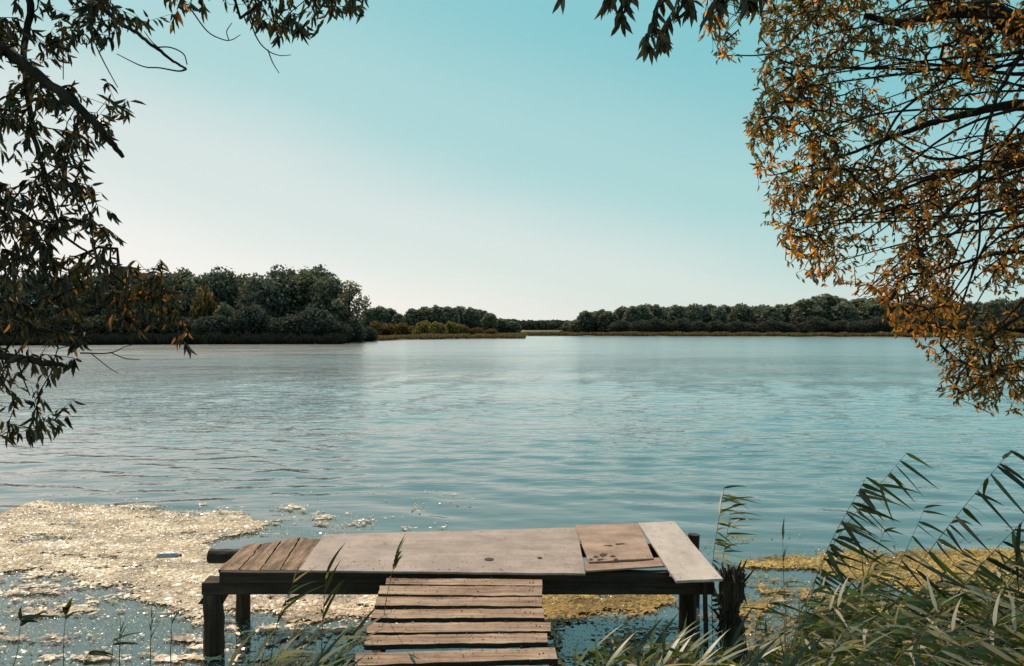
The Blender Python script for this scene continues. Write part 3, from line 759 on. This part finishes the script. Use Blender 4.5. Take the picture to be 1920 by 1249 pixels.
for lf, ln, rf, rn, xlf, xrf, xln, xrn in rows:
    for q_ in (.06, .075, .92, .94):
        ns_.append(R_(xlf+q_*(xrf-xlf), (lf+ln)/2+q_*((rf+rn)/2-(lf+ln)/2)+rnd.uniform(-2,2), .003))
nails(ns_, gang, GO)
for px_, hw in ((752, .03), (986, .03)):
    a = R_(px_, 1092, -.026); e = R_(px_-0, 1400, -.026); e[0] = a[0]-.05
    V = []
    slab('stringer', [e+np.array([-hw,0,0]), e+np.array([hw,0,0]), a+np.array([hw,0,0]), a+np.array([-hw,0,0])], .09, M['dark_wood'], gang, 2, 20, .008, None, .004)
for x, y in ((-.78, 4.9), (.12, 4.9)):
    T = Tubes(); T.add(np.array([(x,y,z) for z in np.linspace(-.8,.42,6)])+GO, .045, 9, rough=.1); T.build('leg', M['post_wood'], gang, smooth=False)

mg_ = leaf_mat('dry_litter', .1, .6, 0)
pos = []; g_ = []
for _ in range(420):
    i_ = rnd.randrange(7); lf, ln, rf, rn, xlf, xrf, xln, xrn = rows[i_]; t_ = rnd.random(); yy = lf+(rnd.random()**2)*(ln-lf)
    p = R_(xlf+5+t_*(xrf-xlf-10), yy+t_*(rf-lf), .006); pos.append(p)
for _ in range(110): pos.append(P(rnd.uniform(600,1090), rnd.choice([rnd.uniform(1008,1068), rnd.uniform(1058,1069)]), .714))
for _ in range(90): pos.append(P(rnd.uniform(430,590), rnd.uniform(1020,1066), .696))
for _ in range(25): pos.append(P(rnd.uniform(1215,1300), rnd.uniform(990,1075), .758))
pos = np.array(pos); k = len(pos); dd = NR.normal(0,1,(k,3))*np.array([1,1,.25])
v, f, c = leaf_arrays(pos, dd, np.tile([0,0,1.],(k,1))+NR.normal(0,.3,(k,3)), NR.uniform(.006,.03,k)*(NR.random(k)**.7), NR.uniform(.004,.009,k), np.array([[.30,.20,.11],[.14,.08,.045],[.45,.34,.22],[.07,.04,.025]])[NR.integers(0,4,k)], .1)
tag(mesh('leaf_litter', v, f, mg_, None, c), 'crumbs of dry leaves and bark scattered over the boards of jetty and gangway', 'litter', kind='stuff')
# ------------------------------------------------------------------ plastic bottle afloat
bl = P(316, 1044, .02)
bt = thing('plastic_bottle', 'clear plastic bottle floating on the algae left of the jetty', 'bottle', bl, .15)
mb, nt, out = newmat('bottle_plastic'); b = N(nt, 'ShaderNodeBsdfPrincipled', Roughness=.18); b.inputs['Base Color'].default_value = (.30,.36,.38,1); b.inputs['Transmission Weight'].default_value = .35
nz = N(nt, 'ShaderNodeTexNoise', Scale=30); bp = N(nt, 'ShaderNodeBump', Strength=.3, Distance=.004); nt.links.new(nz.outputs[0], bp.inputs['Height']); nt.links.new(bp.outputs[0], b.inputs['Normal']); nt.links.new(b.outputs[0], out.inputs[0])
T = Tubes(); prof_ = [(-.135,.012),(-.13,.03),(-.11,.036),(-.07,.036),(-.06,.033),(-.05,.036),(0,.036),(.01,.033),(.02,.036),(.06,.035),(.09,.022),(.11,.013),(.118,.013)]
T.add([(a, 0, .012) for a, _ in prof_], [r for _, r in prof_], 16); T.build('body', mb, bt)
mc, nt, out = newmat('cap_plastic'); b = N(nt, 'ShaderNodeBsdfPrincipled', Roughness=.4); b.inputs['Base Color'].default_value = (.05,.10,.14,1); nt.links.new(b.outputs[0], out.inputs[0])
T = Tubes(); T.add([(.119,0,.012),(.135,0,.012)], .015, 12); T.build('cap', mc, bt)

# ------------------------------------------------------------------ algae mats
def W2(poly): return [tuple(P(a, b, 0)[:2]) for a, b in poly]
def mat_obj(name, label, zones, bounds, cell, pal, seed, flakes):
    x0, x1, y0, y1 = bounds
    nx = int((x1-x0)/cell); ny = int((y1-y0)/cell)
    gx, gy = np.meshgrid(x0+(np.arange(nx)+.5)*cell, y0+(np.arange(ny)+.5)*cell, indexing='ij')
    def dens(x, y):
        wx = x+.7*(fbm(x*1.2+seed, y*1.8, 4)-.5)+.22*(fbm(x*9, y*14, 3)-.5)+NR.normal(0,.03,x.shape); wy = y+.9*(fbm(x*.8+40+seed, y*2.2, 4)-.5)+.3*(fbm(x*8+4, y*14, 3)-.5)+NR.normal(0,.05,x.shape)
        d = np.zeros_like(x)
        for poly, v in zones: d = np.where(inpoly(wx, wy, poly), v, d)
        return d
    d = dens(gx, gy); n = .55*fbm(gx*2.2+seed, gy*5.5, 4)+.45*fbm(gx*16, gy*26, 3)
    n = (n-n.mean())/n.std()*.22+.5
    keep = (n < d*1.05)
    ii, jj = np.nonzero(keep); k = len(ii)
    V4 = np.zeros((nx+1, ny+1, 3)); X, Y = np.meshgrid(x0+np.arange(nx+1)*cell, y0+np.arange(ny+1)*cell, indexing='ij')
    V4[...,0] = X+NR.uniform(-.4,.4,X.shape)*cell; V4[...,1] = Y+NR.uniform(-.4,.4,X.shape)*cell
    V4[...,2] = .004+.022*fbm(X*22, Y*22, 3)+NR.uniform(0,.009,X.shape)
    b = ii*(ny+1)+jj; Fq = np.stack([b, b+ny+1, b+ny+2, b+1], -1)
    u, inv = np.unique(Fq.ravel(), return_inverse=True); Fq = inv.reshape(-1,4); Vv = V4.reshape(-1,3)[u]
    pa = np.array(pal); ci = fbm(Vv[:,0]*3+2, Vv[:,1]*6, 4); 
    sel = np.clip(((.6*fbm(Vv[:,0]*14, Vv[:,1]*18, 3)+.4*NR.random(len(u)))*1.6-.3)*len(pa), 0, len(pa)-1).astype(int)
    cb = pa[sel]*(.25+1.45*ci)[:,None]*NR.uniform(.8,1.15,(len(u),1))
    # loose flakes
    fx = NR.uniform(x0, x1, flakes); fy = NR.uniform(y0, y1, flakes); fd = dens(fx+NR.normal(0,.06,flakes), fy+NR.normal(0,.10,flakes))
    m = NR.random(flakes) < fd; fx = fx[m]; fy = fy[m]; q = len(fx)
    pos = np.stack([fx, fy, .014+NR.uniform(0,.012,q)], -1)
    pos[:,2] += 0
    nn = norm(NR.normal(0,.6,(q,3))+np.array([0,0,1.])); s = norm(np.cross(nn, NR.normal(0,1,(q,3)))); t = np.cross(nn, s); sz = (NR.uniform(.002,.010,q))[:,None]
    fv = np.stack([pos-s*sz, pos-t*sz*.5, pos+s*sz, pos+t*sz*.6], 1).reshape(-1,3)
    fc = pa[NR.integers(0,len(pa),q)]*NR.uniform(.6,1.9,(q,1))
    Vv = np.vstack([Vv, fv]); Fq = np.vstack([Fq, len(u)+np.arange(q*4).reshape(-1,4)]); C = np.clip(np.vstack([cb, np.repeat(fc,4,0)]), 0, .95)
    tag(mesh(name, Vv, Fq, M['algae'], None, C), label, 'algae', kind='stuff')
ZL = [ (W2([(-400,1060),(380,1060),(460,1140),(720,1150),(720,1300),(-400,1300)]), .30),
       (W2([(-400,932),(20,945),(110,938),(200,950),(260,958),(330,962),(410,962),(500,978),(510,990),(440,1000),(400,1020),(470,1070),(600,1085),(730,1090),(730,1200),(520,1220),(400,1200),(360,1168),(240,1135),(150,1085),(90,1065),(0,1085),(-400,1080)]), .86),
       (W2([(470,985),(640,995),(640,1010),(440,1010)]), .22),
       (W2([(0,1010),(110,1012),(110,1022),(0,1026)]), .3),
       (W2([(520,948),(560,945),(590,955),(560,962),(520,958)]), .38), (W2([(600,968),(640,964),(650,972),(610,976)]), .35), (W2([(650,976),(690,969),(716,978),(680,984)]), .42), (W2([(255,943),(300,940),(315,946),(270,950)]), .4),
       (W2([(400,1145),(560,1150),(700,1160),(700,1260),(400,1260)]), .30) ]
PL = [(.38,.31,.15),(.74,.57,.40),(.64,.46,.29),(.82,.68,.53),(.30,.19,.10),(.88,.78,.66),(.46,.31,.17)]  # algae browns and greens, with sun glint painted in as near-white tones
mat_obj('algae_mat', 'pale sunlit mat of floating algae and duckweed left of the jetty', ZL, (-7.2, -.6, 4.9, 11.9), .02, PL, 3, 260000)
ZR = [ (W2([(1000,1300),(1000,1105),(1120,1100),(1250,1118),(1250,1170),(1100,1165),(1020,1175),(1020,1300)]), .95),
       (W2([(1370,1058),(1480,1042),(1560,1034),(1700,1030),(2200,1028),(2200,1095),(1600,1090),(1500,1072),(1400,1070)]), .98),
       (W2([(1390,1100),(2200,1095),(2200,1300),(1390,1300)]), .50),
       (W2([(1030,1180),(1390,1170),(1390,1300),(1030,1300)]), .22), (W2([(1560,1022),(1640,1018),(1640,1026),(1560,1030)]), .4) ]
PR = [(.40,.24,.055),(.32,.20,.05),(.48,.30,.08),(.20,.15,.04),(.50,.36,.14),(.12,.09,.03)]
mat_obj('algae_mat', 'ochre yellow mat of duckweed among the reeds right of the gangway', ZR, (.1, 7.6, 4.9, 9.6), .021, PR, 9, 150000)

# ------------------------------------------------------------------ reeds
def blades(pos, d0, sag, L, W, col, wind, seg=7):
    """long tapering blades: start direction d0, blown and bending down"""
    k = len(pos); p = pos.copy(); d = norm(d0); out = []
    side0 = norm(np.cross(d, NR.normal(0,.5,(k,3))+np.array([0,-1.,.55])))
    for i in range(seg+1):
        t = i/seg; w = np.minimum(1, t*4+.35)*(1-t**1.5)
        out.append(np.stack([p-side0*(W*w*.5)[:,None], p+side0*(W*w*.5)[:,None]], 1))
        p = p+d*(L/seg)[:,None]
        d = norm(d+(wind*.045)+np.array([0,0,-1.])*(sag*.065)[:,None])
        side0 = norm(side0-d*np.sum(side0*d, 1, keepdims=True))
    V = np.stack(out, 1)  # k, seg+1, 2, 3
    b = (np.arange(k)*(seg+1)*2)[:,None]+np.arange(seg)[None,:]*2
    Fq = np.stack([b, b+1, b+3, b+2], -1).reshape(-1,4)
    return V.reshape(-1,3), Fq, np.repeat(col, (seg+1)*2, 0)

GREEN = np.array([[.035,.055,.012],[.022,.038,.012],[.055,.08,.015],[.11,.13,.025],[.028,.04,.018]])
DRY = np.array([[.40,.34,.23],[.28,.22,.13],[.50,.43,.32],[.20,.15,.08]])  # dry blades; the pale ones also paint in sun highlights
WIND = np.array([1.0,.1,-.05])
def reed_parts(root, base, tip, nl, Lr=(.22,.42), Wr=(.012,.022), dry=.2, curve=.12, wind=1., up=.55, start=.2, bias=1., dark=1., side=1, fall=0, messy=.12):
    base = np.array(base, float); tip = np.array(tip, float)
    mid = (base+tip)/2+np.array([-curve*side,0,curve*.3]); st = spline([base, mid, tip], 8)
    T = Tubes(); T.add(st, np.linspace(.0042,.0014,len(st)), 5, cap=False); T.build('stem', M['stem'], root)
    t = start+(1-start)*(np.arange(nl)+NR.uniform(-.9,.9,nl))/max(1, nl-1); t = np.clip(t, 0, 1)**(1/bias)
    idx = t*(len(st)-1); i0 = np.clip(idx.astype(int), 0, len(st)-2); pos = st[i0]+(st[i0+1]-st[i0])*(idx-i0)[:,None]
    sd = norm(st[i0+1]-st[i0]); alt = np.where(np.arange(nl)%2 == 0, 1, -1)[:,None]
    d0 = sd*up+np.array([side,0,-fall])*wind*.7*NR.uniform(.3,1.3,(nl,1))+np.array([.25,.9,0])*alt*(1-min(wind,1)*.6)*NR.uniform(.2,.9,(nl,1))+NR.normal(0,messy,(nl,3))
    L = NR.uniform(*Lr, nl)*(1-.35*np.abs(t-.55))*np.where(NR.random(nl) < .25, .55, 1); W = NR.uniform(*Wr, nl)
    col = GREEN[NR.integers(0,5,nl)]*NR.uniform(.6,1.4,(nl,1))*dark
    m = (NR.random(nl) < dry) ; col[m] = DRY[NR.integers(0,4,int(m.sum()))]
    v, f, c = blades(pos, d0, NR.uniform(.4,1.5,nl), L, W, col, np.array([side*wind,.05,0]))
    mesh('leaves', v, f, M['reed_leaf'], root, c)
M['stem'] = wood_mat('reed_stem', (.05,.05,.02), (.10,.085,.035), (.18,.14,.07), (20,20,3), .6, .1, .2)
def reed_at(label, bpx, bpy, bz, tpx, tpy, tD=None, group=None, **kw):
    b = P(bpx, bpy, bz); t = Q(tpx, tpy, tD or b[1])
    r = thing('reed', label, 'reed', b, 0, group); reed_parts(r, (0,0,0), t-b, **kw); return r

# single reeds one can point at
reed_at('tall reed beside the stump with leaves bunched at its right side', 1338, 1225, 0, 1358, 915, nl=32, Lr=(.18,.38), Wr=(.016,.028), curve=.05, up=.1, fall=.3, messy=.22, start=.25, wind=.9, dry=.25)
reed_at('second stalk of the reed clump beside the stump, shorter and paler', 1352, 1225, 0, 1372, 950, nl=28, Lr=(.18,.36), Wr=(.014,.026), curve=.04, up=.1, fall=.3, messy=.22, start=.3, wind=.9, dry=.45)
reed_at('long thin reed arching right to the highest tip near the middle of the reed bed', 1490, 1175, 0, 1700, 850, 6.2, nl=22, Lr=(.32,.52), Wr=(.026,.042), curve=.10, start=.25, fall=.38, messy=.14, up=-.12, dry=.0, dark=.75)
reed_at('thick leafy reed leaning right just below the longest arching reed', 1500, 1190, 0, 1625, 895, 6.0, nl=26, Lr=(.34,.56), Wr=(.028,.045), curve=.06, start=.35, fall=.38, messy=.14, up=-.12, dry=.0, dark=.7)
reed_at('tallest reed at the right edge with its leaves streaming out of frame', 1610, 1249, 0, 1895, 845, 5.4, nl=26, Lr=(.38,.6), Wr=(.03,.046), curve=.06, start=.3, fall=.38, messy=.14, up=-.12, dry=.0, dark=.75)
reed_at('reed behind the tallest one at the right edge with broad dark leaves', 1700, 1249, 0, 1990, 905, 5.2, nl=26, Lr=(.4,.62), Wr=(.03,.048), curve=.06, start=.3, fall=.38, messy=.14, up=-.12, dry=.05, dark=.75)
reed_at('short upright reed with two leaves between the two clumps of tall reeds', 1478, 1200, 0, 1468, 1000, nl=4, Lr=(.12,.2), curve=.01, start=.7, up=1, wind=.2, dry=.0)
reed_at('upright reed with a leaf tuft standing before the long grey sheet', 715, 1249, .1, 742, 1045, 4.9, nl=7, Lr=(.2,.32), Wr=(.022,.032), curve=.03, start=.88, up=1.6, wind=.35, dry=.05)
reed_at('reed with wide spread leaves standing before the left end of the deck', 505, 1249, .1, 552, 1085, 4.9, nl=9, Lr=(.26,.44), Wr=(.018,.028), curve=.03, start=.45, up=1., wind=.5, dry=.3)
reed_at('thin reed with upright leaves in front of the left part of the grey sheet', 602, 1249, .1, 612, 1075, 4.9, nl=7, Lr=(.2,.36), Wr=(.016,.026), curve=.01, start=.5, up=1.3, wind=.3, dry=.25)
reed_at('dark reed with curled leaves over the open water at bottom left', 118, 1290, .0, 122, 1145, 4.8, nl=5, Lr=(.13,.20), Wr=(.024,.034), curve=.01, start=.9, up=1.3, wind=.1, dry=.0, dark=.5)
reed_at('bent dark reed in the bottom left corner with one long drooping leaf', 5, 1290, .0, 38, 1158, 4.6, nl=5, Lr=(.24,.34), Wr=(.024,.032), curve=-.03, start=.9, up=.5, wind=1, dry=.0, dark=.5)
reed_at('broken dark reed leaning right at the bottom edge below the bottle', 130, 1300, .0, 165, 1225, 4.4, nl=4, Lr=(.22,.30), Wr=(.022,.03), curve=.0, start=.8, up=.5, wind=1, dry=.0, dark=.5)
reed_at('small dark reed with flat leaves left of the front left post', 205, 1260, .0, 212, 1200, 5.3, nl=4, Lr=(.20,.30), Wr=(.018,.026), curve=.0, start=.8, up=.5, wind=.8, dry=.0, dark=.6)
for px, py, l in ((222,1165,'young green shoot standing in the water left of two others'), (280,1160,'middle one of three young green shoots left of the jetty'), (318,1160,'young green shoot nearest to the front left post')):
    reed_at(l, px, 1240, .0, px+3, py, nl=4, Lr=(.10,.16), Wr=(.010,.014), curve=.0, start=.5, up=1.6, wind=.2, dry=.0, dark=1.3)

def reedset(n, key, label, group, Hr, nlr, spots, kw, rot=.35):
    pr = []
    for i in range(n):
        H = rnd.uniform(*Hr); r = thing('reed', label, 'reed', (0,0,0), 0, group)
        ln = kw.get('lean', .35); k2 = {a: b for a, b in kw.items() if a != 'lean'}
        reed_parts(r, (0,0,0), (H*ln*rnd.uniform(.5,1.4), rnd.uniform(-.1,.1), H), nl=rnd.randint(*nlr), **k2); pr.append(r)
    for i, (x, y) in enumerate(spots):
        o = pr[i] if i < n else copy_tree(pr[i%n])
        z = float(gheight(np.array([x]), np.array([y]))[0])
        o.location = (x, y, max(z-.05, -.25)); o.rotation_euler = (0,0,rnd.uniform(-rot, rot)); s = rnd.uniform(.8, 1.15); o.scale = (s, s, s)
def scatter(n, poly, md=.1):
    out = []; xs = [p[0] for p in poly]; ys = [p[1] for p in poly]; t = 0
    while len(out) < n and t < 20000:
        t += 1; x = rnd.uniform(min(xs), max(xs)); y = rnd.uniform(min(ys), max(ys))
        if inpoly(np.array([x]), np.array([y]), poly)[0] and all((x-a)**2+(y-b)**2 > md*md for a, b in out): out.append((x, y))
    return out
reedset(12, 'r', 'bushy green reed leaning right in the dense bed at the right', 'reeds of the bed right of the jetty', (.5,1.05), (22,32),
    scatter(36, [(1.55,4.3),(1.95,5.5),(2.6,6.1),(2.9,5.0),(2.3,4.1)], .09)+scatter(180, [(1.95,4.7),(1.9,6.3),(2.9,6.5),(5.2,6.6),(5.0,4.2),(2.6,3.6)], .09), dict(Lr=(.16,.42), Wr=(.013,.032), dry=.36, up=.15, start=.1, wind=.9, lean=.38, fall=.25, messy=.27, dark=1.5))
reedset(6, 'u', 'tall green reed rising above the dense bed near the right edge', 'tall reeds at the right edge of the bed', (1.0,1.5), (14,20),
    scatter(22, [(2.5,5.0),(2.7,5.9),(4.3,6.0),(4.2,4.2),(2.9,4.1)], .15), dict(Lr=(.28,.5), Wr=(.02,.036), dry=.2, up=.0, start=.3, wind=1., lean=.55, dark=.8, fall=.45, messy=.15))
reedset(6, 's', 'low green reed between the gangway and the stump', 'reeds between gangway and stump', (.42,.88), (12,18),
    scatter(66, [(.5,4.5),(.45,5.3),(1.9,5.6),(2.2,4.6),(1.5,3.9),(.7,3.9)], .12), dict(Lr=(.16,.36), Wr=(.014,.034), dry=.34, dark=1.4, up=.5, start=.15, wind=.45, lean=.15, messy=.35), .8)
reedset(5, 't', 'low green reed left of the gangway', 'reeds left of the gangway', (.35,.62), (8,12),
    scatter(24, [(-1.75,4.4),(-1.7,4.9),(-1.15,5.0),(-.95,4.6),(-1.0,4.0),(-1.6,4.0)], .11), dict(Lr=(.18,.36), Wr=(.014,.030), messy=.3, dry=.3, up=.8, start=.1, wind=.4, lean=.1), .8)

# ------------------------------------------------------------------ light, sky, camera
SUN_EL = math.radians(54); SUN_AZ = math.radians(-27)     # azimuth measured from +Y towards +X
sd = Vector((math.sin(SUN_AZ)*math.cos(SUN_EL), math.cos(SUN_AZ)*math.cos(SUN_EL), math.sin(SUN_EL)))
L = bpy.data.lights.new('sun', 'SUN'); L.energy = 4.5; L.angle = math.radians(.53); L.color = (1, .81, .65)
so_ = bpy.data.objects.new('sun', L); COL.objects.link(so_); so_.rotation_euler = (-sd).to_track_quat('-Z', 'Y').to_euler(); so_.location = sd*50

w = bpy.data.worlds.new('World'); SC.world = w; w.use_nodes = True; nt = w.node_tree; nt.nodes.clear()
out = nt.nodes.new('ShaderNodeOutputWorld'); bg = nt.nodes.new('ShaderNodeBackground'); bg.inputs[1].default_value = .1
sky = nt.nodes.new('ShaderNodeTexSky'); sky.sky_type = 'NISHITA'; sky.sun_disc = False; sky.sun_elevation = SUN_EL; sky.sun_rotation = SUN_AZ; sky.air_density = 1.0; sky.dust_density = 1.5; sky.ozone_density = 1
tc = nt.nodes.new('ShaderNodeTexCoord'); sp = nt.nodes.new('ShaderNodeSeparateXYZ'); nt.links.new(tc.outputs['Generated'], sp.inputs[0])
def mth(op, a, b=None):
    n = nt.nodes.new('ShaderNodeMath'); n.operation = op
    for i, q in enumerate((a, b)):
        if q is None: continue
        if isinstance(q, (int, float)): n.inputs[i].default_value = q
        else: nt.links.new(q, n.inputs[i])
    return n.outputs[0]
# haze coordinate: height above the horizon, lifted on the sun's side
t = mth('ADD', sp.outputs[2], mth('MULTIPLY', sp.outputs[0], .26))
hz = nt.nodes.new('ShaderNodeTexNoise'); hz.inputs['Scale'].default_value = 2.2; hz.inputs['Detail'].default_value = 5; hm = nt.nodes.new('ShaderNodeMapping'); hm.inputs['Scale'].default_value = (1, 1, 3.5)
nt.links.new(tc.outputs['Generated'], hm.inputs[0]); nt.links.new(hm.outputs[0], hz.inputs['Vector'])
t = mth('ADD', t, mth('MULTIPLY', hz.outputs[0], .07)); t = mth('ADD', t, .165)
rp = ramp(nt, t, [(.0, (9.3,8.8,8.2)), (.15, (9.5,9.2,8.7)), (.30, (7.1,8.0,7.6)), (.45, (4.2,6.9,6.8)), (.62, (2.4,6.0,6.3)), (1.0, (1.3,4.0,5.0))])
for e in rp.color_ramp.elements: e.color = [c/10 for c in e.color[:3]]+[1]
rp.color_ramp.interpolation = 'EASE'
sc_ = nt.nodes.new('ShaderNodeVectorMath'); sc_.operation = 'SCALE'; sc_.inputs['Scale'].default_value = 10.0
nt.links.new(rp.outputs[0], sc_.inputs[0])
mx = N(nt, 'ShaderNodeMix', data_type='RGBA'); mx.inputs[0].default_value = .88
nt.links.new(sky.outputs[0], mx.inputs[6]); nt.links.new(sc_.outputs[0], mx.inputs[7])
nt.links.new(mx.outputs[2], bg.inputs[0]); nt.links.new(bg.outputs[0], out.inputs[0])

cam = bpy.data.cameras.new('camera'); co = bpy.data.objects.new('camera', cam); COL.objects.link(co)
cam.sensor_width = 36; cam.lens = 36*F/1920; cam.clip_end = 6000; cam.clip_start = .05
co.location = (0, 0, CH); co.rotation_euler = (math.radians(90)-math.atan((624.5-HY)/F), 0, 0)
SC.camera = co
SC.view_settings.view_transform = 'Standard'; SC.view_settings.look = 'None'; SC.view_settings.exposure = 0
SC.cycles.max_bounces = 6; SC.cycles.sample_clamp_direct = 3; SC.cycles.sample_clamp_indirect = 3
